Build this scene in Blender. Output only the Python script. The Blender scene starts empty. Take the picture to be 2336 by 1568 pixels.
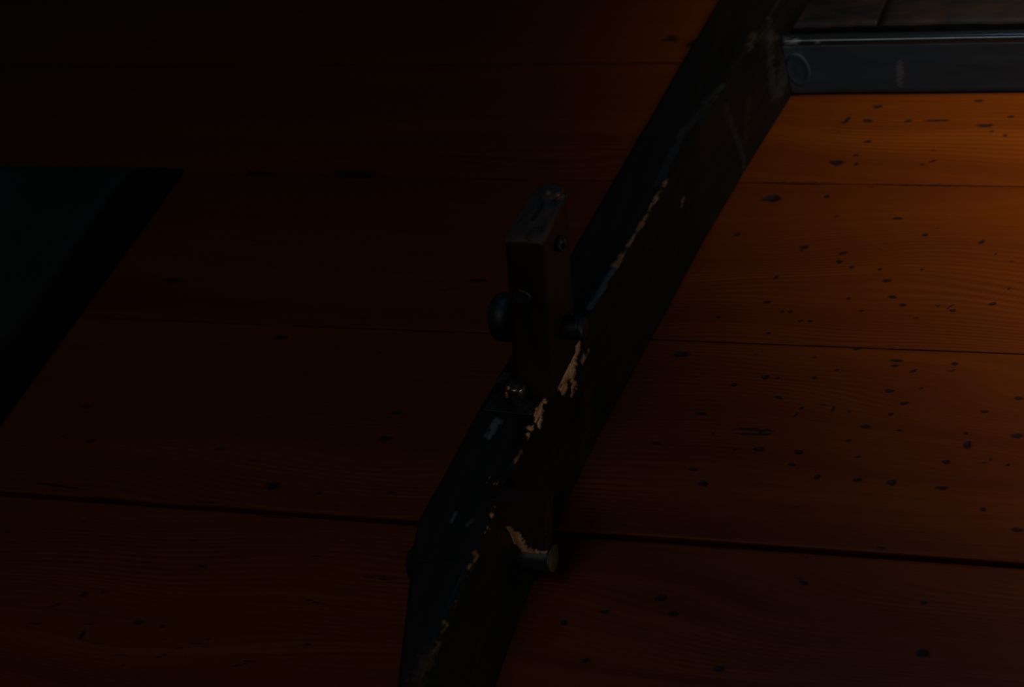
import bpy, bmesh, math
import numpy as np
from mathutils import Matrix, Vector, noise
S = bpy.context.scene
C = S.collection
rng = np.random.default_rng(7)

# ------------------------------------------------------------------ camera, world, lights, exposure
cam_rot = [[0.931534, -0.038398, 0.36162], [0.277023, 0.719145, -0.637251], [-0.235589, 0.693798, 0.680545]]
cd = bpy.data.cameras.new('camera'); cam = bpy.data.objects.new('camera', cd); C.objects.link(cam)
cd.sensor_width = 23.6; cd.lens = 5500.0*23.6/2336.0; cd.clip_start = .02
R3 = Matrix(cam_rot).to_4x4()
cam.matrix_world = Matrix.Translation((0, 0, 1.15)) @ R3
cd.dof.use_dof = True; cd.dof.focus_distance = 1.575; cd.dof.aperture_fstop = 4.5
S.camera = cam
S.view_settings.view_transform = 'Standard'; S.view_settings.look = 'None'
S.view_settings.exposure = 0.0; S.view_settings.gamma = 1.0; S.view_settings.use_curve_mapping = False
W = bpy.data.worlds.new('dim_room'); S.world = W; W.use_nodes = True
W.node_tree.nodes['Background'].inputs[0].default_value = (.75, .9, 1, 1)
W.node_tree.nodes['Background'].inputs[1].default_value = .005

def aim(o, loc, tgt):
    o.location = loc
    o.rotation_euler = (Vector(tgt)-Vector(loc)).to_track_quat('-Z', 'Y').to_euler()
def spot(name, loc, tgt, power, angle, blend, radius, col):
    l = bpy.data.lights.new(name, 'SPOT'); l.energy = power; l.spot_size = math.radians(angle); l.spot_blend = blend
    l.shadow_soft_size = radius; l.color = col
    o = bpy.data.objects.new(name, l); C.objects.link(o); aim(o, loc, tgt)
def area(name, loc, tgt, power, sx, sy, col):
    l = bpy.data.lights.new(name, 'AREA'); l.shape = 'RECTANGLE'; l.size = sx; l.size_y = sy; l.energy = power; l.color = col
    o = bpy.data.objects.new(name, l); C.objects.link(o); aim(o, loc, tgt)
spot('window_shaft', (.758, 1.366, 1.762), (.315, 1.526, 0), 400, 48.8, 1.0, .16, (1, .88, .66))
area('low_side_fill', (1.75, -.10, .27), (-.5, 1.0, .06), 4.8, .5, .22, (.88, .95, 1))  # added fill from the right, brightens the rail's side and bare wood
spot('room_fill', (-.66, .15, 1.35), (-.70, .70, 0), 5.8, 60, 1.0, .30, (1, .97, .95))
area('blue_edge_light', (-.45, 1.75, 1.9), (-.4, 1.34, 0), 1.5, .16, .16, (.20, .50, 1))  # small blue light added overhead for the highlight on the rounded edge

# ------------------------------------------------------------------ helpers
def obj(name, verts, faces, mat, parent=None, smooth=False, origin=None):
    me = bpy.data.meshes.new(name)
    v = np.asarray(verts, dtype=float)
    o = bpy.data.objects.new(name, me)
    if origin is not None:
        v = v-np.array(origin); o.location = origin
    me.from_pydata([tuple(p) for p in v], [], [tuple(f) for f in faces]); me.update()
    if smooth:
        for p in me.polygons: p.use_smooth = True
    me.materials.append(mat); C.objects.link(o)
    if parent is not None: put(o, parent)
    return o
def put(o, parent):
    o.parent = parent
    o.matrix_parent_inverse = Matrix.Translation(-world_loc(parent))
def world_loc(p):
    l = Vector(p.location)
    if p.parent: l = l + p.matrix_parent_inverse.translation + world_loc(p.parent)
    return l
def tag(o, **k):
    for a, b in k.items(): o[a] = b
    return o
def finish(o, bevel=0., seg=2, sub=0):
    if bevel:
        m = o.modifiers.new('bevel', 'BEVEL'); m.width = bevel; m.segments = seg; m.limit_method = 'ANGLE'
        m.angle_limit = math.radians(35)
    return o
def hexa(pts): # 8 points: bottom 4 (ccw) then top 4
    return pts, [(3, 2, 1, 0), (4, 5, 6, 7), (0, 1, 5, 4), (1, 2, 6, 5), (2, 3, 7, 6), (3, 0, 4, 7)]
def box(x0, x1, y0, y1, z0, z1):
    return hexa([(x0, y0, z0), (x1, y0, z0), (x1, y1, z0), (x0, y1, z0), (x0, y0, z1), (x1, y0, z1), (x1, y1, z1), (x0, y1, z1)])
def lathe(p0, axis, prof, n=32, twist=0.):
    """rings: prof = [(distance along axis, radius)]"""
    a = Vector(axis).normalized(); u = a.orthogonal().normalized(); w = a.cross(u)
    vs, fs = [], []
    for d, r in prof:
        for i in range(n):
            t = 2*math.pi*i/n+twist
            vs.append(Vector(p0)+a*d+(u*math.cos(t)+w*math.sin(t))*r)
    for k in range(len(prof)-1):
        for i in range(n):
            j = (i+1) % n
            fs.append((k*n+i, k*n+j, (k+1)*n+j, (k+1)*n+i))
    fs.append(tuple(range(n))[::-1]); fs.append(tuple(range((len(prof)-1)*n, len(prof)*n)))
    return [tuple(v) for v in vs], fs
def tex_noise(x, y, z=0., oct=3):
    return noise.fractal(Vector((x, y, z)), 1.0, 2.0, oct)

# ------------------------------------------------------------------ materials
def mat(name):
    m = bpy.data.materials.new(name); m.use_nodes = True
    nt = m.node_tree; b = nt.nodes['Principled BSDF']
    return m, nt, b
def N(nt, t, **k):
    n = nt.nodes.new(t)
    for a, v in k.items():
        if a in n.inputs: n.inputs[a].default_value = v
        else: setattr(n, a, v)
    return n
def mixc(nt, fac, a, b, mode='MIX'):
    m = nt.nodes.new('ShaderNodeMix'); m.data_type = 'RGBA'; m.blend_type = mode
    for s, v in ((0, fac), (6, a), (7, b)):
        if isinstance(v, (int, float)): m.inputs[s].default_value = v
        elif isinstance(v, tuple): m.inputs[s].default_value = v+(1,)
        else: nt.links.new(v, m.inputs[s])
    return m.outputs[2]
def math_(nt, op, a, b=0., clamp=False):
    m = nt.nodes.new('ShaderNodeMath'); m.operation = op; m.use_clamp = clamp
    for s, v in ((0, a), (1, b)):
        if isinstance(v, (int, float)): m.inputs[s].default_value = v
        else: nt.links.new(v, m.inputs[s])
    return m.outputs[0]
def ramp(nt, fac, stops):
    r = nt.nodes.new('ShaderNodeValToRGB'); nt.links.new(fac, r.inputs[0])
    e = r.color_ramp.elements
    while len(e) < len(stops): e.new(.5)
    for k, (p, c) in enumerate(stops):
        e[k].position = p; e[k].color = (c if isinstance(c, tuple) else (c, c, c))+(1,)
    return r.outputs[0]
def noise_tex(nt, vec, scale, detail=4, rough=.55, dist=0.):
    n = nt.nodes.new('ShaderNodeTexNoise'); n.inputs['Scale'].default_value = scale
    n.inputs['Detail'].default_value = detail; n.inputs['Roughness'].default_value = rough; n.inputs['Distortion'].default_value = dist
    nt.links.new(vec, n.inputs['Vector']); return n.outputs[0]
def mapping(nt, vec, sc, rot=(0, 0, 0)):
    m = nt.nodes.new('ShaderNodeMapping'); m.inputs['Scale'].default_value = sc; m.inputs['Rotation'].default_value = rot
    nt.links.new(vec, m.inputs['Vector']); return m.outputs[0]

def floor_material():
    m, nt, b = mat('varnished_pine'); L = nt.links
    tc = N(nt, 'ShaderNodeTexCoord'); oi = N(nt, 'ShaderNodeObjectInfo')
    off = nt.nodes.new('ShaderNodeVectorMath'); off.operation = 'ADD'; L.new(tc.outputs['Object'], off.inputs[0])
    cx = nt.nodes.new('ShaderNodeCombineXYZ'); r = math_(nt, 'MULTIPLY', oi.outputs['Random'], 37.0); L.new(r, cx.inputs[0]); L.new(r, cx.inputs[2]); L.new(cx.outputs[0], off.inputs[1])
    v = off.outputs[0]
    warp = noise_tex(nt, mapping(nt, v, (1.2, 5, 1)), 1.5, 2)
    sep = nt.nodes.new('ShaderNodeSeparateXYZ'); L.new(v, sep.inputs[0])
    yy = math_(nt, 'ADD', sep.outputs[1], math_(nt, 'MULTIPLY', warp, .10))
    cb = nt.nodes.new('ShaderNodeCombineXYZ'); L.new(math_(nt, 'MULTIPLY', sep.outputs[0], .02), cb.inputs[0]); L.new(yy, cb.inputs[1]); L.new(r, cb.inputs[2])
    bands = noise_tex(nt, cb.outputs[0], 26, 3, .6)
    fine = noise_tex(nt, cb.outputs[0], 230, 2, .5)
    rings = math_(nt, 'SINE', math_(nt, 'MULTIPLY', yy, 1750.0))
    fibre = noise_tex(nt, mapping(nt, v, (18, 420, 1)), 1.0, 4, .7)
    blot = noise_tex(nt, mapping(nt, v, (3, 7, 1)), 1.6, 4, .55)
    c = ramp(nt, bands, [(.25, (.090, .0165, .0010)), (.5, (.140, .029, .0017)), (.75, (.185, .044, .0026))])
    c = mixc(nt, math_(nt, 'MULTIPLY', ramp(nt, fine, [(.35, 0.), (.65, 1.)]), .45), c, (.095, .020, .0014))
    c = mixc(nt, math_(nt, 'MULTIPLY', math_(nt, 'MULTIPLY', math_(nt, 'ADD', rings, 1), ramp(nt, blot, [(.40, 0.), (.62, 1.)])), .35), c, (.070, .013, .0009))
    c = mixc(nt, math_(nt, 'MULTIPLY', fibre, .35), c, (.075, .016, .0012))
    c = mixc(nt, math_(nt, 'MULTIPLY', ramp(nt, blot, [(.3, 1.), (.6, 0.)]), .35), c, (.065, .014, .0012))
    # dents and knots: dirt attribute on the mesh
    at = N(nt, 'ShaderNodeAttribute', attribute_name='dirt')
    en = noise_tex(nt, mapping(nt, tc.outputs['Object'], (220, 420, 1)), 1.0, 3)
    d = math_(nt, 'ADD', at.outputs['Fac'], math_(nt, 'MULTIPLY', math_(nt, 'SUBTRACT', en, .5), .5))
    d = ramp(nt, d, [(.22, 0.), (.62, 1.)])
    vo = nt.nodes.new('ShaderNodeTexVoronoi'); vo.inputs['Scale'].default_value = 1; L.new(mapping(nt, v, (55, 95, 1)), vo.inputs['Vector'])
    vs = nt.nodes.new('ShaderNodeSeparateColor'); L.new(vo.outputs['Color'], vs.inputs[0])
    dot = math_(nt, 'MULTIPLY', ramp(nt, vo.outputs['Distance'], [(.06, 1.), (.16, 0.)]), math_(nt, 'GREATER_THAN', vs.outputs[0], .90))
    d2 = math_(nt, 'MAXIMUM', d, math_(nt, 'MULTIPLY', dot, .7))
    c = mixc(nt, math_(nt, 'MULTIPLY', d2, .86), c, (.007, .006, .0055))
    L.new(c, b.inputs['Base Color'])
    rg = math_(nt, 'ADD', math_(nt, 'MULTIPLY', blot, .25), .28)
    L.new(rg, b.inputs['Roughness'])
    b.inputs['Specular IOR Level'].default_value = .10
    bp = nt.nodes.new('ShaderNodeBump'); bp.inputs['Strength'].default_value = .25; bp.inputs['Distance'].default_value = .0006
    L.new(math_(nt, 'ADD', fibre, math_(nt, 'MULTIPLY', fine, .6)), bp.inputs['Height']); L.new(bp.outputs[0], b.inputs['Normal'])
    return m
MF = floor_material()

def stained_material(name, base, streak, streak_amt=.6, rough=.42, axis_scale=(160, 9, 160), bump=.3, spec=.4):
    """dark stained wood; 'wear' colour attribute: R bare wood, G grey scuff and painted glints, B brown rubbed; 'tint' mixes bare to yellow/green"""
    m, nt, b = mat(name); L = nt.links
    tc = N(nt, 'ShaderNodeTexCoord'); v = tc.outputs['Object']
    st = noise_tex(nt, mapping(nt, v, axis_scale), 1.0, 5, .65)
    big = noise_tex(nt, v, 14, 4, .6)
    c = mixc(nt, math_(nt, 'MULTIPLY', ramp(nt, st, [(.42, 0.), (.72, 1.)]), streak_amt), base, streak)
    c = mixc(nt, math_(nt, 'MULTIPLY', ramp(nt, big, [(.45, 0.), (.7, 1.)]), streak_amt*.6), c, streak)
    at = N(nt, 'ShaderNodeAttribute', attribute_name='wear'); ti = N(nt, 'ShaderNodeAttribute', attribute_name='tint')
    s = nt.nodes.new('ShaderNodeSeparateColor'); L.new(at.outputs['Color'], s.inputs[0])
    ed = math_(nt, 'SUBTRACT', noise_tex(nt, mapping(nt, v, tuple(q*2.2 for q in axis_scale)), 1.0, 3), .5)
    def worn(chan, soft):
        return math_(nt, 'MULTIPLY', chan, math_(nt, 'ADD', math_(nt, 'MULTIPLY', ed, soft), 1.0), True)
    fib = ramp(nt, noise_tex(nt, mapping(nt, v, tuple(q*4 for q in axis_scale)), 1., 3, .7), [(.35, (.40, .16, .06)), (.6, (.82, .41, .20))])
    fibt = mixc(nt, 1.0, fib, ti.outputs['Color'], 'MULTIPLY')
    c = mixc(nt, math_(nt, 'MULTIPLY', worn(s.outputs[2], 2.5), .8), c, (.034, .015, .008))
    c = mixc(nt, worn(s.outputs[1], 2.), c, (.16, .17, .17))
    c = mixc(nt, worn(s.outputs[0], 1.2), c, fibt)
    L.new(c, b.inputs['Base Color']); b.inputs['Specular IOR Level'].default_value = spec
    rr = math_(nt, 'ADD', rough, math_(nt, 'MULTIPLY', math_(nt, 'SUBTRACT', big, .5), .3))
    L.new(math_(nt, 'MAXIMUM', rr, math_(nt, 'MULTIPLY', s.outputs[0], .75)), b.inputs['Roughness'])
    bp = nt.nodes.new('ShaderNodeBump'); bp.inputs['Strength'].default_value = bump; bp.inputs['Distance'].default_value = .0012
    L.new(math_(nt, 'ADD', st, math_(nt, 'MULTIPLY', big, .5)), bp.inputs['Height']); L.new(bp.outputs[0], b.inputs['Normal'])
    return m
M_rail = stained_material('black_stained_wood', (.0085, .0080, .0068), (.022, .015, .010), spec=.08)
M_cheek = stained_material('brown_rubbed_wood', (.020, .0085, .0045), (.045, .018, .008), .6, .5, (60, 60, 14), .3, .2)
M_bar = stained_material('black_painted_wood', (.050, .078, .098), (.060, .088, .106), .5, .45, (7, 120, 120), .12, .15)
M_bead = stained_material('polished_black_edge', (.008, .010, .013), (.012, .014, .017), .5, .16, (7, 120, 120), .10, 1.0)
_pb = M_bead.node_tree.nodes['Principled BSDF']; _pb.inputs['Coat Weight'].default_value = 1.0; _pb.inputs['Coat Roughness'].default_value = .14; _pb.inputs['Coat IOR'].default_value = 1.8
M_brown = stained_material('scratched_brown_wood', (.0045, .0052, .0048), (.027, .0115, .005), .85, .5, (26, 70, 70), .5, .25)
M_peg = stained_material('dark_peg_wood', (.010, .0072, .0050), (.026, .015, .009), .6, .45, (120, 120, 18), .25, .35)
M_end = stained_material('end_grain_wood', (.028, .022, .016), (.085, .042, .018), .9, .6, (90, 60, 90), .4, .3)
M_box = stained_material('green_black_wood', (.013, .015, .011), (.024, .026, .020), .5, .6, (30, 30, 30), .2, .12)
def plain(name, col, rough, metal=0., spec=.5, bump=0., bscale=300):
    m, nt, b = mat(name)
    tc = N(nt, 'ShaderNodeTexCoord'); n = noise_tex(nt, tc.outputs['Object'], bscale, 4)
    c = mixc(nt, ramp(nt, n, [(.35, 0.), (.7, 1.)]), col, tuple(q*1.9 for q in col)); nt.links.new(c, b.inputs['Base Color'])
    b.inputs['Roughness'].default_value = rough; b.inputs['Metallic'].default_value = metal; b.inputs['Specular IOR Level'].default_value = spec
    if bump:
        bp = nt.nodes.new('ShaderNodeBump'); bp.inputs['Strength'].default_value = bump; bp.inputs['Distance'].default_value = .0008
        nt.links.new(n, bp.inputs['Height']); nt.links.new(bp.outputs[0], b.inputs['Normal'])
    return m
M_iron = plain('blackened_iron', (.010, .010, .010), .48, .2, .4, .3, 260)
M_steel = plain('dull_steel', (.10, .09, .08), .22, .9, .5, .2, 200)
M_glint = plain('gold_glint_metal', (.62, .30, .05), .28, .8, .5, .6, 500)  # gold colour standing in for the orange glint on the foot pin
M_under = plain('dark_underfloor', (.004, .0035, .003), .9)
M_endcap = plain('dowel_end_grain', (.050, .034, .011), .6, 0., .2, .4, 400)

# ------------------------------------------------------------------ floor of planks
floor = obj('floor', *box(-3.2, 2.0, -.6, 3.6, -.06, -.030), M_under)
tag(floor, kind='structure')
seams = [-.43, -.27, -.11, .06, .23, .40, .57, .738, .912, 1.0865, 1.2468, 1.3822, 1.54, 1.70, 1.87, 2.04, 2.21, 2.38, 2.55, 2.72, 2.89, 3.06]
gap = {.738: .0010, .912: .0038, 1.0865: .0006, 1.2468: .00008, 1.3822: .0010}
DENTS = [(-0.4574,1.2297,0.00793,0.00359,0,1),
(-0.4166,1.2338,0.00177,0.00204,0,1),
(-0.3619,1.212,0.00344,0.00149,0,1),
(-0.423,1.1812,0.00349,0.00196,0,1),
(-0.4738,1.1925,0.00215,0.0015,0,1),
(-0.3399,1.1958,0.00203,0.00146,0,1),
(-0.2999,1.1903,0.00233,0.00154,40,1),
(-0.3941,1.1764,0.0031,0.00136,0,1),
(-0.3952,1.1675,0.00206,0.00193,0,1),
(-0.3852,1.1625,0.00136,0.00115,0,1),
(-0.3651,1.161,0.00122,0.00114,0,1),
(-0.3362,1.1617,0.00107,0.00114,0,1),
(-0.4362,1.1504,0.00194,0.00138,40,1),
(-0.3583,1.1498,0.00302,0.00132,0,1),
(-0.3522,1.1346,0.00299,0.00149,0,1),
(-0.3436,1.1275,0.00264,0.00129,0,1),
(-0.4373,1.1264,0.00309,0.00113,0,1),
(-0.3815,1.1321,0.00135,0.00093,0,1),
(-0.2838,1.1315,0.00258,0.00146,20,1),
(-0.3093,1.1235,0.00228,0.00128,0,1),
(-0.3198,1.1275,0.00144,0.0011,0,1),
(-0.3705,1.1205,0.00133,0.00111,0,1),
(-0.4251,1.1179,0.00136,0.00093,0,1),
(-0.4195,1.1178,0.0017,0.00093,0,1),
(-0.469,1.1094,0.00173,0.00112,0,1),
(-0.4102,1.1092,0.00169,0.00092,0,1),
(-0.4037,1.1092,0.00168,0.00092,0,1),
(-0.2748,1.1458,0.00097,0.00092,0,1),
(-0.43,1.0961,0.0019,0.00092,0,1),
(-0.4863,1.0733,0.00584,0.00319,0,1),
(-0.3671,1.0848,0.00197,0.0009,0,1),
(-0.3385,1.076,0.00485,0.00124,0,1),
(-0.3389,1.071,0.00258,0.00088,0,1),
(-0.3259,1.0671,0.00288,0.00084,30,1),
(-0.2996,1.0752,0.00222,0.00122,0,1),
(-0.394,1.0757,0.00079,0.00107,0,1),
(-0.3765,1.0649,0.00131,0.00088,0,1),
(-0.3902,1.0569,0.00164,0.00123,0,1),
(-0.4234,1.056,0.00332,0.00177,0,1),
(-0.4151,1.0551,0.00166,0.00106,0,1),
(-0.4431,1.0473,0.002,0.00141,0,1),
(-0.3382,1.0488,0.0032,0.00155,0,1),
(-0.4101,1.0376,0.00361,0.00125,-10,1),
(-0.3267,1.0383,0.00285,0.00137,20,1),
(-0.3932,1.0296,0.00195,0.00083,45,1),
(-0.3959,1.0234,0.00324,0.00055,60,1),
(-0.3722,1.0293,0.00064,0.00342,0,1),
(-0.3609,1.0283,0.00141,0.00085,0,1),
(-0.3339,1.0283,0.00158,0.00119,0,1),
(-0.3483,1.0162,0.00317,0.00168,0,1),
(-0.3258,1.0149,0.00176,0.001,0,1),
(-0.4478,1.0033,0.00092,0.00085,0,1),
(-0.4196,1.005,0.01496,0.00081,3,1),
(-0.4598,1.02,0.00399,0.00121,0,1),
(-0.3569,1.0036,0.00177,0.001,0,1),
(-0.4842,0.9926,0.00333,0.00136,0,1),
(-0.4136,0.9926,0.00387,0.00234,0,1),
(-0.3874,0.9919,0.00319,0.00183,0,1),
(-0.4295,0.9904,0.00117,0.00084,0,1),
(-0.2809,1.005,0.00275,0.00328,0,1),
(-0.2916,0.9907,0.00245,0.00162,0,1),
(-0.2831,1.0152,0.00123,0.00083,0,1),
(-0.251,1.0151,0.00425,0.00197,0,1),
(-0.2743,1.0348,0.00247,0.00134,0,1),
(-0.348,0.9906,0.00188,0.00099,0,1),
(-0.3895,0.9804,0.00254,0.00099,0,1),
(-0.3711,0.9718,0.00157,0.00203,0,1),
(-0.3451,0.9718,0.00279,0.00162,0,1),
(-0.253,0.991,0.0012,0.00097,0,1),
(-0.4535,0.9713,0.00293,0.00133,0,1),
(-0.2678,0.992,0.00133,0.00065,0,1),
(-0.2639,0.9947,0.0006,0.00202,0,1),
(-0.2543,1.0472,0.00308,0.00135,0,1),
(-0.289,1.1795,0.00066,0.00095,0,1),
(-0.3112,1.1275,0.00326,0.00029,50,1),
(-0.3004,1.0686,0.00317,0.00028,30,1),
(-0.317,1.0527,0.00254,0.00028,15,1),
(-0.4161,1.2694,0.00634,0.00295,0,0.8),
(-0.4043,1.2772,0.0023,0.00169,0,0.8),
(-0.402,1.2679,0.00143,0.00168,0,0.8),
(-0.398,1.2926,0.00346,0.00171,0,0.8),
(-0.372,1.3152,0.00345,0.00216,0,0.8),
(-0.4021,1.315,0.00408,0.00217,0,0.8),
(-0.398,1.3308,0.00409,0.0022,0,0.8),
(-0.3241,1.3372,0.00341,0.00174,0,0.8),
(-0.2989,1.32,0.00224,0.00214,0,0.8),
(-0.2999,1.2997,0.00167,0.00168,0,0.8),
(-0.347,1.2717,0.0028,0.001,15,0.8),
(-0.3542,1.2679,0.0014,0.00125,0,0.8),
(-0.4165,1.2335,0.00199,0.0018,0,0.8),
(-0.4573,1.2301,0.00867,0.00288,0,0.8),
(-0.4177,1.3166,0.00164,0.00489,-20,0.8),
(-0.3101,1.3046,0.00168,0.00102,0,0.8),
(-0.3155,1.3105,0.00617,0.00187,0,0.8),
(-0.3514,1.3154,0.01141,0.0012,0,0.8),
(-0.4437,0.96,0.00361,0.0022,0,1),
(-0.3452,0.9714,0.00306,0.00181,0,1),
(-0.3232,0.9709,0.00303,0.00252,0,1),
(-0.291,0.9687,0.00407,0.00178,0,1),
(-0.2628,0.9535,0.00186,0.00175,0,1),
(-0.2922,0.9909,0.00247,0.00182,0,1),
(-0.4492,0.8656,0.0039,0.0022,0,1),
(-0.4386,0.8546,0.00359,0.00167,0,1),
(-0.287,0.8781,0.00182,0.00131,0,1),
(-0.3625,0.886,0.00297,0.00135,0,1),
(-0.5064,0.8403,0.00226,0.00201,0,1),
(-0.4847,0.8137,0.00277,0.00162,0,1),
(-0.4822,0.852,0.00337,0.00135,0,1),
(-0.2812,0.841,0.00383,0.00285,0,1),
(-0.4004,0.8168,0.0032,0.0016,0,1),
(-0.4209,1.0088,0.0146,0.00114,0,1),
(-0.24,0.9386,0.00393,0.00171,0,1),
(-0.32,0.9176,0.00269,0.00137,0,1),
(-0.7684,0.8618,0.00273,0.0014,0,0.8),
(-0.8312,0.8334,0.00173,0.00154,0,0.8),
(-0.8634,0.8196,0.00314,0.0011,25,0.8),
(-0.8464,0.8303,0.00278,0.00277,0,0.8),
(-0.6912,0.8774,0.00233,0.00108,0,0.8),
(-0.6476,0.8636,0.0026,0.00151,0,0.8),
(-0.6563,0.9357,0.00302,0.00129,0,0.8),
(-0.709,0.9302,0.0041,0.00117,15,0.8),
(-0.7439,0.9341,0.00625,0.00411,0,0.8),
(-0.6698,0.9416,0.00101,0.00163,0,0.8),
(-0.9195,0.9962,0.00458,0.0018,0,0.8),
(-0.9013,0.9642,0.00449,0.00174,0,0.8),
(-0.6766,1.0072,0.00417,0.00215,0,0.8),
(-0.6755,0.9829,0.00482,0.00253,0,0.8),
(-0.768,0.9557,0.00283,0.00126,0,0.8),
(-0.7319,0.9538,0.00209,0.00117,0,0.8),
(-0.7963,0.9643,0.00503,0.00137,0,0.8),
(-0.796,0.8116,0.00406,0.00224,0,0.8),
(-0.7785,0.8103,0.00168,0.00111,0,0.8),
(-0.7404,0.8034,0.00165,0.00088,0,0.8),
(-0.6705,0.8062,0.00256,0.00144,0,0.8),
(-0.6622,0.8366,0.00097,0.00074,0,0.8),
(-0.7928,0.7766,0.002,0.00108,0,0.8),
(-0.7316,0.9075,0.02394,0.00058,-3,0.8),
(-0.788,0.9162,0.01967,0.00052,-3,0.8),
(-0.9064,0.9213,0.02657,0.00094,-4,0.8),
(-0.7121,0.7853,0.00581,0.0008,20,0.8),
(-0.7055,0.789,0.00516,0.00057,0,0.8),
(-0.7676,0.7877,0.00861,0.00046,35,0.8),
(-0.7592,0.7939,0.00397,0.0007,20,0.8),
(-0.7475,0.7989,0.00593,0.00041,5,0.8),
(-0.7969,0.7845,0.00736,0.00035,5,0.8),
(-0.8725,0.8031,0.00626,0.0006,0,0.8),
(-0.8306,0.8064,0.00753,0.00036,5,0.8),
(-0.8325,0.7978,0.00055,0.00446,0,0.8),
(-0.8213,0.792,0.00814,0.00035,-5,0.8),
(-0.7712,0.801,0.006,0.00035,-20,0.8),
(-0.6762,0.8399,0.0052,0.0006,0,0.8),
(-0.6822,0.8416,0.00392,0.00045,0,0.8),
(-0.6361,0.8631,0.00646,0.00038,0,0.8),
(-0.793,1.2502,0.02041,0.0055,0,0.8),
(-0.8761,1.2491,0.01149,0.00305,0,0.8),
(-0.5539,1.4047,0.01071,0.00588,0,0.8),
(-0.5767,1.4103,0.00721,0.00432,0,0.8),
(-0.902,1.1278,0.00927,0.00326,0,0.8),
(-0.7907,1.0735,0.00697,0.00218,0,0.8),
(-0.6558,1.138,0.00676,0.00223,0,0.8),
(-0.3454,1.2468,0.06514,0.00164,0.6,0.42),
(-0.4374,1.2467,0.04188,0.00223,0.6,0.42),
(-0.5636,1.2469,0.02712,0.00191,0.6,0.42),
(-0.8338,1.2484,0.09419,0.00181,0.6,0.42)]
DN = np.array(DENTS)
def smooth_noise(x, y, fx, fy, seed):
    r = np.random.default_rng(seed); g = r.random((64, 64))
    u = np.mod(x*fx, 63); w = np.mod(y*fy, 63); i = u.astype(int); j = w.astype(int); a = u-i; b = w-j
    a = a*a*(3-2*a); b = b*b*(3-2*b)
    i1 = (i+1) % 64; j1 = (j+1) % 64
    return (g[i, j]*(1-a)+g[i1, j]*a)*(1-b)+(g[i, j1]*(1-a)+g[i1, j1]*a)*b
def dense_plank(y0, y1, g, zoff, ga=.001, gb=.001):
    xs = np.concatenate([np.linspace(-1.35, -.62, 200), np.arange(-.6185, -.14, .0015)])
    ys = np.linspace(y0+g/2, y1-g/2, int((y1-y0)/.0012))
    X, Y = np.meshgrid(xs, ys, indexing='ij')
    # wavering plank edges
    t = (Y-y0)/(y1-y0)
    gg = np.where(t < .5, min(1, max(.06, ga*700)), min(1, max(.06, gb*700)))
    e0 = (smooth_noise(X, Y*0, 22, 1, 3)-.5)*.0011*gg; e1 = (smooth_noise(X+9, Y*0, 30, 1, 4)-.5)*.0009*gg
    Y = Y+np.clip(1-t*14, 0, 1)*e0+np.clip((t-1)*14+1, 0, 1)*e1
    Z = zoff+(smooth_noise(X, Y, 7, 40, 5)-.5)*.0007
    edge = np.minimum(Y-(y0+g/2), (y1-g/2)-Y); 
    Z = Z-np.clip(1-edge/.0025, 0, 1)**2*.0016*gg
    dirt = np.clip(1-edge/.0018, 0, 1)*.42*np.clip(gg*1.3+.35, 0, 1)
    for (cx, cy, a, b, ang, s) in DN:
        if cy < y0-.02 or cy > y1+.02: continue
        ii = np.where((xs > cx-3*max(a, b)-.002) & (xs < cx+3*max(a, b)+.002))[0]
        if len(ii) == 0: continue
        i0, i1 = ii[0], ii[-1]+1
        dx = X[i0:i1]-cx; dy = Y[i0:i1]-cy
        t_ = math.radians(ang); u = dx*math.cos(t_)+dy*math.sin(t_); w = -dx*math.sin(t_)+dy*math.cos(t_)
        w = w+(smooth_noise(X[i0:i1]+cx*9, Y[i0:i1], 260, 260, 8)-.5)*b*.9
        q = np.sqrt((u/(a*.95+.0003))**2+(w/(b*.85+.0003))**2)
        k = np.clip(1.45-q, 0, 1)
        dirt[i0:i1] = np.maximum(dirt[i0:i1], k*s*(.75+.5*smooth_noise(X[i0:i1], Y[i0:i1], 500, 500, 9)))
        Z[i0:i1] -= np.clip(1.25-q, 0, 1)**1.5*min(.0011, .25*b)
    Z = np.minimum(Z, zoff+.0004)
    nx, ny = X.shape
    V = np.stack([X, Y, Z], -1).reshape(-1, 3)
    # skirt down at every rim so that the plank has its thickness
    idx = np.arange(nx*ny).reshape(nx, ny)
    rim = np.concatenate([idx[:, 0], idx[-1, 1:], idx[::-1, -1][1:], idx[0, ::-1][1:-1]])
    low = V[rim].copy(); low[:, 2] = -.030
    base = len(V); V = np.concatenate([V, low]); nr = len(rim)
    q = np.stack([idx[:-1, :-1], idx[1:, :-1], idx[1:, 1:], idx[:-1, 1:]], -1).reshape(-1, 4)
    lo = base+np.arange(nr); s = np.stack([rim, lo, np.roll(lo, -1), np.roll(rim, -1)], -1)
    F = np.concatenate([q, s])
    o3 = np.array([-.75, (y0+y1)/2, 0]); V = V-o3
    me = bpy.data.meshes.new('plank')
    me.vertices.add(len(V)); me.vertices.foreach_set('co', V.astype(np.float32).ravel())
    me.loops.add(F.size); me.loops.foreach_set('vertex_index', F.astype(np.int32).ravel())
    me.polygons.add(len(F)); me.polygons.foreach_set('loop_start', np.arange(0, F.size, 4, dtype=np.int32))
    sm = np.ones(len(F), dtype=bool); sm[len(q):] = False; me.polygons.foreach_set('use_smooth', sm)
    me.update(calc_edges=True)
    at = me.attributes.new('dirt', 'FLOAT', 'POINT')
    at.data.foreach_set('value', np.concatenate([dirt.ravel(), np.full(nr, .5)]).astype(np.float32))
    me.materials.append(MF)
    o = bpy.data.objects.new('plank', me); C.objects.link(o); o.location = o3; put(o, floor)
    return o
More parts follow.
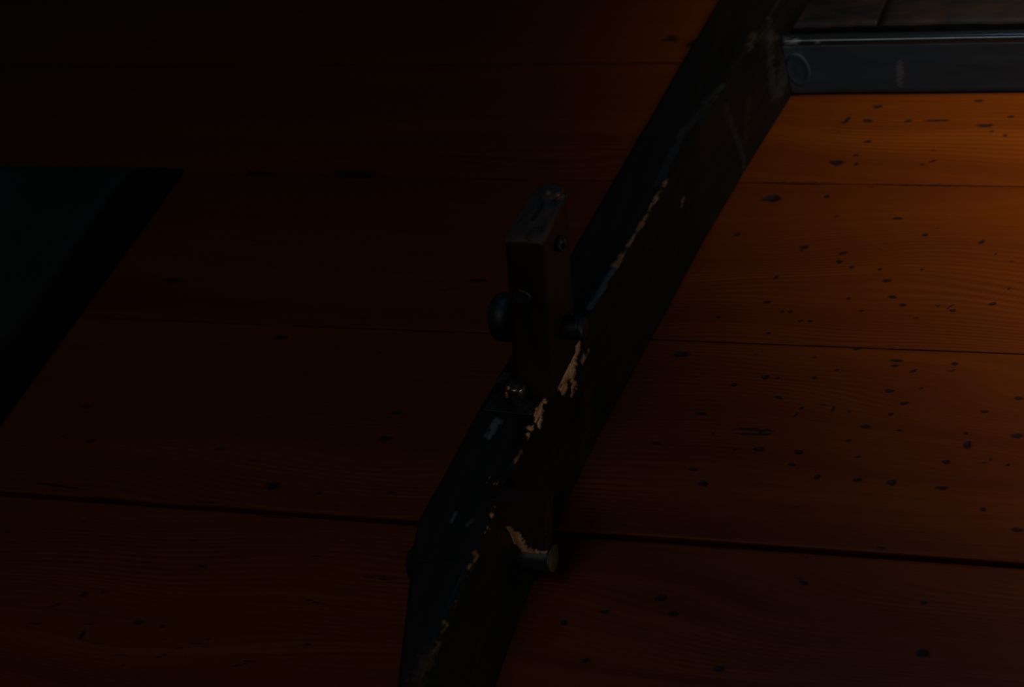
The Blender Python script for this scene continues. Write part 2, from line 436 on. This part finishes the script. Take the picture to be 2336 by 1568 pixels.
def simple_plank(x0, x1, y0, y1, z):
    o = obj('plank', *box(x0, x1, y0, y1, -.030, z), MF, floor, origin=((x0+x1)/2, (y0+y1)/2, 0)); finish(o, .0012, 1)
for k in range(len(seams)-1):
    y0, y1 = seams[k], seams[k+1]; z = [0, -.0002, .0001, -.0001][k % 4]
    if .55 < y0 < 1.45:
        g0 = gap.get(y0, .0016); g1 = gap.get(y1, .0016)
        dense_plank(y0+g0/2, y1-g1/2, 0, z, g0, g1)
        simple_plank(-3.2, -1.352, y0+.001, y1-.001, z); simple_plank(-.1385, 2.0, y0+g0/2, y1-g1/2, z)
    else:
        simple_plank(-3.2, 2.0, y0+.001, y1-.001, z)

# ------------------------------------------------------------------ wear strokes on the long rail (world metres)
# (x0,y0,z0,x1,y1,z1,radius,kind,strength) kind: 0 bare 1 grey scuff and painted glints 2 pale bare 3 brown rubbed 4 greenish bare 5 golden bare
STROKES = [(-0.5018,1.1606,0.08,-0.507,1.1263,0.08,0.00206,0,0.3),
(-0.507,1.1263,0.08,-0.5121,1.1005,0.08,0.00206,0,0.3),
(-0.5121,1.1005,0.08,-0.5169,1.0772,0.08,0.00206,0,0.3),
(-0.5169,1.0772,0.08,-0.5247,1.0378,0.08,0.0019,1,0.35),
(-0.5215,1.0227,0.08,-0.5203,1.014,0.08,0.00289,0,0.8),
(-0.5192,1.0101,0.08,-0.5208,0.9982,0.08,0.00254,1,0.9),
(-0.5246,1.0056,0.0721,-0.5267,0.9895,0.0724,0.00454,0,0.9),
(-0.5267,0.9895,0.0724,-0.5281,0.9773,0.0737,0.00454,0,0.9),
(-0.5278,0.98,0.0692,-0.5269,0.988,0.0699,0.0066,0,0.8),
(-0.5264,0.9927,0.0649,-0.5271,0.9865,0.057,0.0033,0,0.7),
(-0.526,0.9959,0.069,-0.5267,0.9896,0.0649,0.00165,4,0.9),
(-0.527,0.965,0.08,-0.5308,0.9571,0.08,0.00206,0,1),
(-0.5308,0.9571,0.08,-0.5314,0.9522,0.08,0.00206,0,1),
(-0.5312,0.9514,0.08,-0.5329,0.9419,0.08,0.00413,0,0.9),
(-0.5329,0.9419,0.08,-0.5326,0.9319,0.08,0.00413,0,0.9),
(-0.5321,0.9438,0.076,-0.5326,0.9393,0.0734,0.00206,2,0.8),
(-0.5332,0.9288,0.08,-0.5334,0.9214,0.08,0.00248,0,1),
(-0.5332,0.9126,0.08,-0.5356,0.903,0.08,0.00206,0,0.4),
(-0.5358,0.881,0.0845,-0.5359,0.8784,0.0752,0.00289,0,0.9),
(-0.537,0.8735,0.08,-0.5379,0.86,0.08,0.00248,5,0.9),
(-0.5379,0.86,0.08,-0.5367,0.841,0.08,0.00248,5,0.9),
(-0.5378,0.829,0.08,-0.5379,0.8154,0.08,0.00289,5,0.5),
(-0.5377,0.7895,0.08,-0.5391,0.7789,0.08,0.00371,5,0.45),
(-0.5391,0.7789,0.08,-0.5411,0.7721,0.08,0.00371,5,0.45),
(-0.5401,0.769,0.08,-0.5405,0.7529,0.08,0.00454,2,0.09),
(-0.5446,0.7525,0.08,-0.5466,0.7333,0.08,0.00537,0,0.05),
(-0.5581,0.9339,0.08,-0.56,0.9203,0.08,0.00222,1,0.45),
(-0.55,0.8903,0.08,-0.5503,0.8828,0.08,0.00045,2,0.35),
(-0.5454,0.8907,0.08,-0.5457,0.8831,0.08,0.00045,2,0.35),
(-0.5431,0.8909,0.08,-0.5434,0.8833,0.08,0.00045,2,0.35),
(-0.5411,0.891,0.08,-0.5415,0.8835,0.08,0.00045,2,0.35),
(-0.5391,0.8912,0.08,-0.5395,0.8836,0.08,0.00045,2,0.35),
(-0.5627,0.858,0.08,-0.5634,0.8509,0.08,0.00095,1,0.3),
(-0.5503,0.8537,0.08,-0.5524,0.8483,0.08,0.00127,1,0.3),
(-0.5364,0.8699,0.0727,-0.5363,0.8711,0.0629,0.00127,1,0.5),
(-0.4993,1.1711,0.0528,-0.4999,1.1676,0.0506,0.00165,0,0.4),
(-0.523,1.0161,0.0612,-0.5246,1.0057,0.0617,0.00165,2,0.3),
(-0.5252,1.0018,0.0343,-0.5266,0.9903,0.0211,0.00508,3,0.7),
(-0.5266,0.9903,0.0211,-0.5287,0.9724,0.0106,0.00508,3,0.7),
(-0.5258,0.9977,0.0471,-0.526,0.9958,0.0237,0.0019,3,0.9),
(-0.526,0.9958,0.0237,-0.5267,0.9899,0.0041,0.0019,3,0.9),
(-0.5285,0.9744,0.0469,-0.5313,0.95,0.0441,0.00222,3,0.5),
(-0.5313,0.95,0.0441,-0.534,0.9168,0.0434,0.00222,3,0.5),
(-0.5169,1.0563,0.0618,-0.5217,1.0249,0.0438,0.00317,3,0.35),
(-0.4834,1.2546,0.0627,-0.4824,1.2597,0.0207,0.00381,1,0.07),
(-0.4824,1.2597,0.0207,-0.4825,1.259,0,0.00381,1,0.07),
(-0.4772,1.285,0.0448,-0.4809,1.2666,0.0188,0.00317,3,0.8),
(-0.4672,1.3359,0.0722,-0.4698,1.3227,0.046,0.00508,1,0.1),
(-0.4698,1.3227,0.046,-0.4704,1.3193,0.0217,0.00508,1,0.1),
(-0.467,1.3551,0.038,-0.4685,1.3291,0.0197,0.00825,1,0.1),
(-0.4501,1.346,0.08,-0.454,1.3261,0.08,0.00578,2,0.1),
(-0.4748,1.3164,0.08,-0.4737,1.3041,0.08,0.0033,0,0.06),
(-0.4876,1.2582,0.08,-0.5021,1.2113,0.08,0.00317,1,0.1),
(-0.5021,1.2113,0.08,-0.5078,1.1569,0.08,0.00317,1,0.1),
(-0.5199,1.0363,0.1059,-0.5216,1.0256,0.0924,0.00381,3,0.9),
(-0.5652,0.9723,0.08,-0.573,0.9679,0.08,0.00317,1,0.12),
(-0.5359,0.878,-0.0106,-0.5372,0.8541,-0.0074,0.00254,3,1),
(-0.5372,0.8541,-0.0074,-0.538,0.8384,-0.0053,0.00254,3,1),
(-0.5368,0.8612,0.0493,-0.5371,0.8562,0.0595,0.00381,3,1),
(-0.5382,0.8163,0.0363,-0.5385,0.7893,0.0366,0.00317,3,0.6),
(-0.5384,0.801,0.0343,-0.5385,0.7668,0.0316,0.00222,3,0.8)]
TINT = {0: (1, 1, 1), 2: (1.1, 1.5, 1.6), 4: (.75, 1.5, .8), 5: (.95, .9, .40)}
def paint(o, strokes, origin=(0, 0, 0), jag=1.0, dig=0.0011):
    me = o.data; n = len(me.vertices)
    co = np.empty(n*3, dtype=np.float64); me.vertices.foreach_get('co', co); co = co.reshape(-1, 3)
    W_ = co+np.array(origin)
    wear = np.zeros((n, 4)); wear[:, 3] = 1; tint = np.ones((n, 4)); best = np.zeros(n)
    jn = smooth_noise(W_[:, 0]*1.+W_[:, 2]*2, W_[:, 1], 900, 160, 21)-.5
    jn2 = smooth_noise(W_[:, 0]+W_[:, 2], W_[:, 1], 300, 420, 22)-.5
    disp = np.zeros(n)
    for s in strokes:
        a = np.array(s[0:3]); b = np.array(s[3:6]); r, kind, st = s[6], int(s[7]), s[8]
        ab = b-a; t = np.clip(((W_-a)@ab)/max(ab@ab, 1e-9), 0, 1)
        d = np.linalg.norm(W_-(a+t[:, None]*ab), axis=1)
        rr = r*(1+1.1*jag*(jn+jn2))
        soft = .00035 if kind in (0, 2, 4, 5) and st > .6 else r*.7
        k = np.clip((rr-d)/soft+.5, 0, 1)*st
        ch = 1 if kind == 1 else 2 if kind == 3 else 0
        if ch == 0:
            m_ = k >= best; m_ &= k > 0
            tint[m_, :3] = np.array(TINT[kind]); best = np.maximum(best, k)
            disp = np.maximum(disp, k*min(dig, r*.6))
        wear[:, ch] = np.maximum(wear[:, ch], k)
    for nm, arr in (('wear', wear), ('tint', tint)):
        at = me.attributes.new(nm, 'FLOAT_COLOR', 'POINT'); at.data.foreach_set('color', arr.astype(np.float32).ravel())
    if dig:
        nn = np.empty(n*3); me.vertices.foreach_get('normal', nn); nn = nn.reshape(-1, 3)
        co = co-nn*(disp*(.55+1.1*(jn2+.5)))[:, None]
        me.vertices.foreach_set('co', co.ravel()); me.update()
def noworn(o):
    me = o.data; n = len(me.vertices)
    for nm, v in (('wear', (0, 0, 0, 1)), ('tint', (1, 1, 1, 1))):
        at = me.attributes.new(nm, 'FLOAT_COLOR', 'POINT'); at.data.foreach_set('color', np.tile(v, n).astype(np.float32))

# ------------------------------------------------------------------ the wooden frame lying on the floor
frame = bpy.data.objects.new('wooden_frame', None); frame.location = (-.53, 1.0, 0); C.objects.link(frame)
tag(frame, label='black stained wooden frame lying on plank floor, long rail with chipped edge and upright peg', category='frame')

H_ = .08
def cur(y, ys, xs): return np.interp(y, ys, xs)
def long_rail():
    ys = np.concatenate([np.arange(.50, .72, .004), np.arange(.72, 1.06, .0010), np.arange(1.06, 1.45, .0025), np.arange(1.45, 2.2, .02)])
    # smoothed outlines
    def sm(ys_, yk, xk):
        f = np.arange(.45, 2.3, .002); v = np.interp(f, yk, xk); k = np.hanning(25); k /= k.sum()
        v2 = np.convolve(np.pad(v, 12, mode='edge'), k, mode='valid'); return np.interp(ys_, f, v2)
    br = sm(ys, [.50, .7876, .8379, .9357, 1.0, 1.0945, 1.18, 1.259, 1.337, 1.45, 2.2], [-.535, -.5361, -.5365, -.532, -.5247, -.5095, -.4965, -.4825, -.466, -.445, -.30])
    tr = sm(ys, [.50, .736, .819, .881, .929, 1.0, 1.079, 1.157, 1.26, 1.337, 1.45, 2.2], [-.558, -.546, -.540, -.538, -.534, -.527, -.5155, -.502, -.4845, -.468, -.447, -.302])
    tl = np.interp(ys, [.50, .7264, .8017, .8199, .849, .941, 1.156, 1.357, 1.45, 2.2], [-.575, -.5585, -.5760, -.5809, -.5862, -.575, -.542, -.512, -.497, -.37])
    nt_, ns, nc, nl = 40, 44, 12, 8
    V = []
    for i, y in enumerate(ys):
        wob = tex_noise(y*14, 3.1)*.0008
        w1 = tex_noise(y*45, 7.7)
        ch = .0028+.0016*abs(tex_noise(y*30, 1.3))+.0012*max(0, w1)    # worn ridge chamfer radius
        L_, R_, B_ = tl[i]+wob, tr[i]+wob*.6, br[i]
        prof = [(L_-.001, -.0)]
        prof += [(L_, z) for z in np.linspace(.006, H_-.003, nl)]
        prof += [(L_+.0008, H_-.0009)]
        xs = np.linspace(L_+.003, R_-ch, nt_)
        for x in xs:
            u = (x-L_)/(R_-L_)
            z = H_+tex_noise(x*60, y*9, .4)*.0005-.0006*u*u
            prof.append((x, z))
        zc = H_-.0006
        for k in range(1, nc):
            a = math.pi/2*k/nc
            rr = ch*(1+.10*tex_noise(k*.35, y*120))
            prof.append((R_-ch+rr*math.sin(a), zc-ch+rr*math.cos(a)))
        for z in np.linspace(zc-ch, .001, ns):
            t = 1-z/H_; prof.append((R_+(B_-R_)*t+tex_noise(z*50, y*7, 2.)*.0007+.0006*math.sin(t*3), z))
        prof.append((B_-.001, 0.0))
        V += [(x, y, z) for x, z in prof]
    n = len(prof); m = len(ys); V = np.array(V)
    idx = np.arange(n*m).reshape(m, n)
    A = idx[:-1]; B = idx[1:]
    q = np.stack([A, B, np.roll(B, -1, 1), np.roll(A, -1, 1)], -1).reshape(-1, 4)
    fs = [tuple(f) for f in q]+[tuple(idx[0]), tuple(idx[-1][::-1])]
    o = obj('long_rail', V, fs, M_rail, frame, smooth=True, origin=(-.53, 1.0, 0))
    me = o.data; bm = bmesh.new(); bm.from_mesh(me); bmesh.ops.recalc_face_normals(bm, faces=bm.faces); bm.to_mesh(me); bm.free()
    paint(o, STROKES, (-.53, 1.0, 0))
    return o
long_rail()

# front cross rail: slight turn, grey-black paint, rounded upper edge, lip and groove
def cross_y(x): return 1.3434+(x+.46)*.018
def sweep(name, prof, x0, x1, nx, material, jitter=.0003, origin=(-.3, 1.35, 0)):
    xs = np.linspace(x0, x1, nx); V = []
    for x in xs:
        for (dy, z) in prof:
            V.append((x, cross_y(x)+dy+tex_noise(x*20, z*50)*jitter, z+tex_noise(x*13, dy*40, 3)*jitter*.7))
    n = len(prof); fs = []
    for i in range(nx-1):
        for j in range(n):
            k = (j+1) % n; fs.append((i*n+j, i*n+k, (i+1)*n+k, (i+1)*n+j))
    fs += [tuple(range(n))[::-1], tuple(range((nx-1)*n, nx*n))]
    o = obj(name, V, fs, material, frame, smooth=True, origin=origin)
    me = o.data; bm = bmesh.new(); bm.from_mesh(me); bmesh.ops.recalc_face_normals(bm, faces=bm.faces); bm.to_mesh(me); bm.free()
    return o
zr = .0525
prof = [(.0, .002)]+[(.0, z) for z in np.linspace(.006, zr-.0055, 30)]
prof += [(.0003, zr-.0050), (.0125, zr-.0050), (.0125, .002)]
bar = sweep('cross_rail', prof, -.4655, .35, 500, M_bar)
bead_p = [(.0002, zr-.0049)]+[(.0045-.0045*math.cos(a), zr-.0045+.0045*math.sin(a)) for a in np.linspace(.05, math.pi/2, 12)]
bead_p += [(.0065, zr), (.0085, zr-.0004), (.0092, zr-.0049)]
bead = sweep('rounded_edge', bead_p, -.4652, .35, 300, M_bead, .0002); tag(bead, label='polished rounded upper edge')
def cr(px_pts, r, kind, st):
    return [(*px_pts[0], *px_pts[1], r, kind, st)]
bs = []
bs += cr([(-.3795, 1.3445, .030), (-.3815, 1.3445, .018)], .0022, 1, .9) + cr([(-.3815, 1.3445, .018), (-.3825, 1.3445, .008)], .0016, 1, .8)
bs += cr([(-.4625, 1.3434, .048), (-.4590, 1.3434, .004)], .006, 1, .30) + cr([(-.4520, 1.3434, .044), (-.4560, 1.3434, .006)], .0025, 1, .32)
bs += cr([(-.4605, 1.3434, .0495), (-.4560, 1.3434, .050)], .0014, 1, 1.) + cr([(-.4380, 1.344, .0505), (-.4365, 1.344, .0505)], .0010, 1, .9)  # pale dabs: glossy spots by the joint, painted into the colour
bs += cr([(-.4565, 1.344, .0503), (-.4545, 1.344, .0510)], .0022, 1, 1.)
paint(bar, bs, (-.3, 1.35, 0), 1.0, 0); paint(bead, bs, (-.3, 1.35, 0), 1.0, 0)
# brown scratched boards behind the lip, split by a slanting joint
zb = .0555
def board(name, xa0, xa1, xb0, xb1):
    nx, ny = 120, 16; V = []; fs = []
    for i in range(nx+1):
        for j in range(ny+1):
            u, v = i/nx, j/ny
            x = (xa0+(xa1-xa0)*v)*(1-u)+(xb0+(xb1-xb0)*v)*u
            y = cross_y(x)+.0130+v*.075+(0 if j else tex_noise(x*60, 5)*.0008)
            V.append((x, y, zb+tex_noise(x*40, y*60)*.0007-(.0016 if j in (0,) or i in (0, nx) else 0)))
    W2 = ny+1
    for i in range(nx):
        for j in range(ny): fs.append((i*W2+j, (i+1)*W2+j, (i+1)*W2+j+1, i*W2+j+1))
    rim = [i*W2 for i in range(nx+1)]+[nx*W2+j for j in range(1, W2)]+[i*W2+ny for i in range(nx-1, -1, -1)]+[j for j in range(ny-1, 0, -1)]
    b0 = len(V)
    for r in rim: V.append((V[r][0], V[r][1], .002))
    k = len(rim)
    for t in range(k): fs.append((rim[t], b0+t, b0+(t+1) % k, rim[(t+1) % k]))
    fs.append(tuple(range(b0, b0+k))[::-1])
    o = obj(name, V, fs, M_brown, frame, smooth=False, origin=(-.3, 1.38, 0))
    me = o.data
    for p in me.polygons: p.use_smooth = abs(p.normal.z) > .8
    noworn(o); return o
board('rear_board', -.4585, -.440, -.3965, -.3905)
board('rear_board', -.3952, -.3892, .35, .35)
# round plug at the joint, painted over
v, fs = lathe((-.4565, 1.3436, .0245), (0, -1, 0), [(-.002, .0092), (.0003, .0092), (.0008, .0086), (.0008, .0068), (.0004, .0062), (.0007, .003), (.0008, .0005)], 40)
v = [(p[0], p[1], .0245+(p[2]-.0245)*1.75) for p in v]
plug = obj('plug', v, fs, M_bar, frame, smooth=True, origin=(-.4565, 1.3436, .0245)); noworn(plug)
tag(plug, label='oval painted plug at the corner joint')

# ------------------------------------------------------------------ upright peg standing on the rail
zt = .2165
def peg():
    # outline levels: base (z=.078) to top, leaning to +x
    yb0, yb1 = .9564, 1.0030
    V = []; lv = 40; sec = None
    for k in range(lv+1):
        t = k/lv; z = .0785+t*(zt-.0785)
        cxl = -.5552+(.0288)*t; cxr = -.5272+(.0262)*t
        nw = tex_noise(t*6, 2.2)*.0006
        yf = .9564+.0012*math.sin(t*3)+nw; yk = yb1+.0005*math.sin(t*9)
        bl = .0035                                      # corner easing
        back_r = .011 if t > .93 else .006
        pts = [(cxl+bl, yf), (cxr-bl*.4, yf), (cxr, yf+bl*.5), (cxr+.0015, yf+.02), (cxr+.0038, yk-.006), (cxr+.0012, yk-.001), (cxr-.006, yk+.0048), (cxr-.013, yk+.0052), (cxl+.0085, yk+.001), (cxl+.0046, yk-.010), (cxl+.001, yf+.012), (cxl, yf+bl)]
        for (x, y) in pts:
            zz = z
            if k == lv: zz = z-(.0006+.0012*abs(tex_noise(x*90, y*90)))
            V.append((x, y, zz))
    n = len(pts); fs = []
    for k in range(lv):
        for i in range(n):
            j = (i+1) % n; fs.append((k*n+i, k*n+j, (k+1)*n+j, (k+1)*n+i))
    fs.append(tuple(range(n))[::-1]); fs.append(tuple(range(lv*n, lv*n+n)))
    o = obj('upright_peg', V, fs, M_peg, frame, origin=(-.54, .98, .08)); finish(o, .0012, 2); noworn(o)
    # end grain top with growth ring lips and a check
    C2 = (-.5125, .9865)
    top = []; tf = []
    ring = [(-.5268, .9610), (-.5255, .9574), (-.5030, .9572), (-.5012, .9600), (-.4992, .985), (-.4985, .998), (-.5040, 1.0068), (-.5110, 1.0090), (-.5180, 1.0060), (-.5215, .9950), (-.5255, .973)]
    lev = [(1.0, 0), (.965, .0011), (.80, .0016), (.62, .0010), (.45, .0020), (.25, .0013), (.08, .0019)]
    m = 44
    rp = []
    for q in range(m):
        u = q/m*len(ring); i = int(u); a = u-i; p0, p1 = ring[i], ring[(i+1) % len(ring)]
        rp.append((p0[0]+(p1[0]-p0[0])*a, p0[1]+(p1[1]-p0[1])*a))
    for s, dz in lev:
        for (x, y) in rp:
            X_ = C2[0]+(x-C2[0])*s; Y_ = C2[1]+(y-C2[1])*s
            top.append((X_, Y_, zt-.0012+dz+.0016*tex_noise(X_*170, Y_*110, 1.)))
    for k in range(len(lev)-1):
        for q in range(m):
            r_ = (q+1) % m; tf.append((k*m+q, k*m+r_, (k+1)*m+r_, (k+1)*m+q))
    tf.append(tuple(range((len(lev)-1)*m, len(lev)*m)))
    for p in rp: top.append((p[0], p[1], zt-.003))
    b0 = len(lev)*m
    for q in range(m): tf.append((q, b0+q, b0+(q+1) % m, (q+1) % m))
    e = obj('end_grain', top, tf, M_end, o, smooth=True, origin=(-.5125, .9865, zt))
    strokes = [(-.5100, 1.0010, zt, -.5095, .9985, zt, .0011, 0, .55), (-.5010, .9975, zt, -.5030, .9935, zt, .0013, 5, .35),
               (-.5150, .9715, zt, -.5085, .9700, zt, .0024, 3, 1.), (-.5085, .9700, zt, -.5065, .9690, zt, .0012, 0, .25),
               (-.5085, .9905, zt, -.5070, .9900, zt, .0008, 1, .8), (-.5130, .9900, zt, -.5120, .9905, zt, .0006, 1, .7), (-.506, 1.005, zt, -.4998, .999, zt, .002, 1, .15)]
    paint(e, strokes, (-.5125, .9865, zt), .6, 0)
    tag(e, label='worn end grain top')
    # knot lump near the front of the top, split behind it
    v, f_ = lathe((-.5085, .9640, zt-.001), (0, 0, 1), [(0, .0062), (.0011, .0058), (.0019, .0042), (.0015, .0030), (.0022, .0018), (.0022, .0004)], 24)
    v = [(p[0]*1+(.0006*tex_noise(p[0]*300, p[1]*300)), p[1], p[2]) for p in v]
    kn = obj('knot', v, f_, M_end, o, smooth=True, origin=(-.5085, .964, zt)); noworn(kn)
    v, f_ = lathe((-.5085, 1.0005, zt-.001), (0, 0, 1), [(0, .0078), (.0016, .0074), (.0026, .0055), (.0020, .0038), (.0030, .0022), (.0026, .0004)], 24)
    kn = obj('knot', v, f_, M_end, o, smooth=True, origin=(-.5085, 1.0005, zt))
    paint(kn, [(-.5095, .9998, zt+.002, -.5085, .9985, zt+.002, .0010, 0, .6), (-.5025, .9975, zt+.001, -.5015, .995, zt+.001, .0011, 5, .4)], (-.5085, 1.0005, zt), .5, 0)
    v, f_ = hexa([(-.5132, .9745, zt-.004), (-.5122, .9743, zt-.004), (-.5100, .9905, zt-.004), (-.5108, .9907, zt-.004),
                  (-.5136, .9745, zt+.0018), (-.5120, .9743, zt+.0018), (-.5095, .9905, zt+.0018), (-.5108, .9907, zt+.0018)])
    obj('split', v, f_, M_under, o, origin=(-.511, .98, zt))
    # pin hole on the right face: ring with a dark bore
    v, f_ = lathe((-.5012, .9790, .1945), (1, -.05, .2), [(-.002, .0052), (.0012, .0050), (.0018, .0040), (.0004, .0032), (-.001, .003)], 28)
    obj('pin', v, f_, M_iron, o, smooth=True, origin=(-.5, .981, .190))
    return o
PEG = peg()
ax = Vector((1, 0, .0)).normalized()
# pivot bolt through the peg: domed head left, threaded end right
v, f_ = lathe((-.5468, .9800, .1275), (-1, 0, 0), [(0, .0155), (.008, .0158), (.0125, .0152), (.0146, .0128), (.0154, .0095), (.0156, .0008)], 40)
hd = obj('bolt_head', v, f_, M_iron, PEG, smooth=True, origin=(-.545, .98, .127)); tag(hd, label='domed bolt head on the left side')
pr_ = [(0, .0068)]
for k in range(13):
    d = .006+k*.0018; pr_ += [(d, .0068), (d+.0009, .0078)]
pr_ += [(.0305, .0070), (.0312, .0055), (.0314, .0005)]
v, f_ = lathe((-.5335, .9800, .1200), (1, 0, 0), pr_, 32)
te = obj('threaded_end', v, f_, M_iron, PEG, smooth=True, origin=(-.51, .98, .118)); tag(te, label='threaded bolt end on the right side')
v, f_ = lathe((-.5262, .9572, .1695), (0, -1, .05), [(-.003, .0062), (.0006, .0060), (.0012, .0050), (.0006, .0040), (.0010, .0008)], 28)
obj('screw_head', v, f_, M_iron, PEG, smooth=True, origin=(-.5262, .957, .1695))
# metal foot pin beside the peg base with its orange rim glint modelled as gold metal pieces, and thin base plate
v, f_ = hexa([(-.5705, .9425, .0796), (-.5400, .9405, .0796), (-.5330, .9540, .0796), (-.5640, .9620, .0796), (-.5705, .9425, .0808), (-.5400, .9405, .0808), (-.5330, .9540, .0808), (-.5640, .9620, .0808)])
bp_ = obj('base_plate', v, f_, M_iron, frame, origin=(-.555, .955, .08)); finish(bp_, .0003, 1)
v, f_ = lathe((-.5482, .9515, .0800), (.05, 0, 1), [(0, .0066), (.0004, .0070), (.011, .0066), (.0150, .0064), (.0165, .0052), (.0170, .0005)], 40)
fp = obj('foot_pin', v, f_, M_steel, frame, smooth=True, origin=(-.5482, .9515, .08)); tag(fp, label='polished steel pin')
v, f_ = lathe((-.5535, .9475, .0905), (-.55, -.6, .45), [(-.0006, .0019), (.0004, .0018), (.0008, .0010), (.0007, .0002)], 14)
v = [(p[0], p[1], .0905+(p[2]-.0905)*1.5) for p in v]
obj('rim_glint', v, f_, M_glint, fp, smooth=True, origin=(-.5535, .9475, .0905))
v, f_ = lathe((-.5510, .9478, .0965), (-.3, -.6, .7), [(-.0006, .0015), (.0004, .0014), (.0007, .0007), (.0006, .0002)], 14)
obj('rim_glint', v, f_, M_glint, fp, smooth=True, origin=(-.551, .9478, .0965))

# ------------------------------------------------------------------ cheek block and wooden dowel on the rail's near side
def cheek():
    nx, nz = 26, 30; V = []; fs = []
    def X(u, z): return (-.5500+(z-.03)*.22)*(1-u)+(-.5170+(z-.03)*.235)*u
    for k in range(nz+1):
        z = .0335+(.0850-.0335)*k/nz
        for i in range(nx+1):
            u = i/nx; x = X(u, z)
            V.append((x, .8660+tex_noise(x*90, z*40)*.0006+(.0012 if i == nx else 0), z))
    W2 = nx+1
    for k in range(nz):
        for i in range(nx): fs.append((k*W2+i, k*W2+i+1, (k+1)*W2+i+1, (k+1)*W2+i))
    rim = list(range(W2))+[k*W2+nx for k in range(1, nz+1)]+[nz*W2+i for i in range(nx-1, -1, -1)]+[k*W2 for k in range(nz-1, 0, -1)]
    b0 = len(V)
    for r in rim: V.append((V[r][0], .8790, V[r][2]-(.0035 if V[r][2] > .08 else 0)))
    m = len(rim)
    for t in range(m): fs.append((rim[t], b0+t, b0+(t+1) % m, rim[(t+1) % m]))
    fs.append(tuple(range(b0, b0+m))[::-1])
    o = obj('cheek_block', V, fs, M_cheek, frame, origin=(-.53, .885, .06))
    st = [(-.5345, .866, .050, -.5290, .866, .0385, .0040, 0, .9), (-.5290, .866, .0385, -.5220, .866, .0365, .0026, 0, .85), (-.5360, .866, .058, -.5350, .866, .050, .002, 0, .7),
          (-.5400, .866, .075, -.5380, .866, .045, .004, 3, .9), (-.5240, .866, .075, -.5260, .866, .050, .004, 3, .6), (-.5170, .866, .0362, -.5205, .866, .0362, .0014, 2, .8),
          (-.5105, .866, .062, -.5145, .866, .040, .0005, 1, .3)]  # last stroke paints the slight highlight along the right edge
    paint(o, st, (-.53, .885, .06), .8, 0)
cheek()
v, f_ = lathe((-.5440, .8700, .0270), (1, 0, -.02), [(0, .0098), (.012, .0096), (.027, .0094), (.0285, .0090), (.0287, .0005)], 40)
dw = obj('dowel', v, f_, M_iron, frame, smooth=True, origin=(-.53, .87, .027)); tag(dw, label='short round dowel end on the right')
v, f_ = lathe((-.5155, .8700, .0264), (1, 0, -.02), [(0, .0090), (.0007, .0088), (.0009, .0005)], 40)
obj('end_face', v, f_, M_endcap, dw, smooth=True, origin=(-.515, .87, .0264))
v, f_ = lathe((-.5790, .8300, .0630), (-1, 0, 0), [(0, .0125), (.004, .0125), (.0085, .0105), (.0105, .006), (.0108, .0005)], 8)
bn = obj('bolt_head', v, f_, M_iron, frame, smooth=False, origin=(-.583, .83, .063)); finish(bn, .001, 2)
# shallow saw step across the rail top
v, f_ = box(-.5795, -.5465, .8185, .8192, .0790, .0803)
obj('scribed_line', v, f_, M_iron, frame, origin=(-.56, .819, .08))

# ------------------------------------------------------------------ low dark box at the left
def at_x(y): return -.940-(1.253-y)*.1396
y0 = .15
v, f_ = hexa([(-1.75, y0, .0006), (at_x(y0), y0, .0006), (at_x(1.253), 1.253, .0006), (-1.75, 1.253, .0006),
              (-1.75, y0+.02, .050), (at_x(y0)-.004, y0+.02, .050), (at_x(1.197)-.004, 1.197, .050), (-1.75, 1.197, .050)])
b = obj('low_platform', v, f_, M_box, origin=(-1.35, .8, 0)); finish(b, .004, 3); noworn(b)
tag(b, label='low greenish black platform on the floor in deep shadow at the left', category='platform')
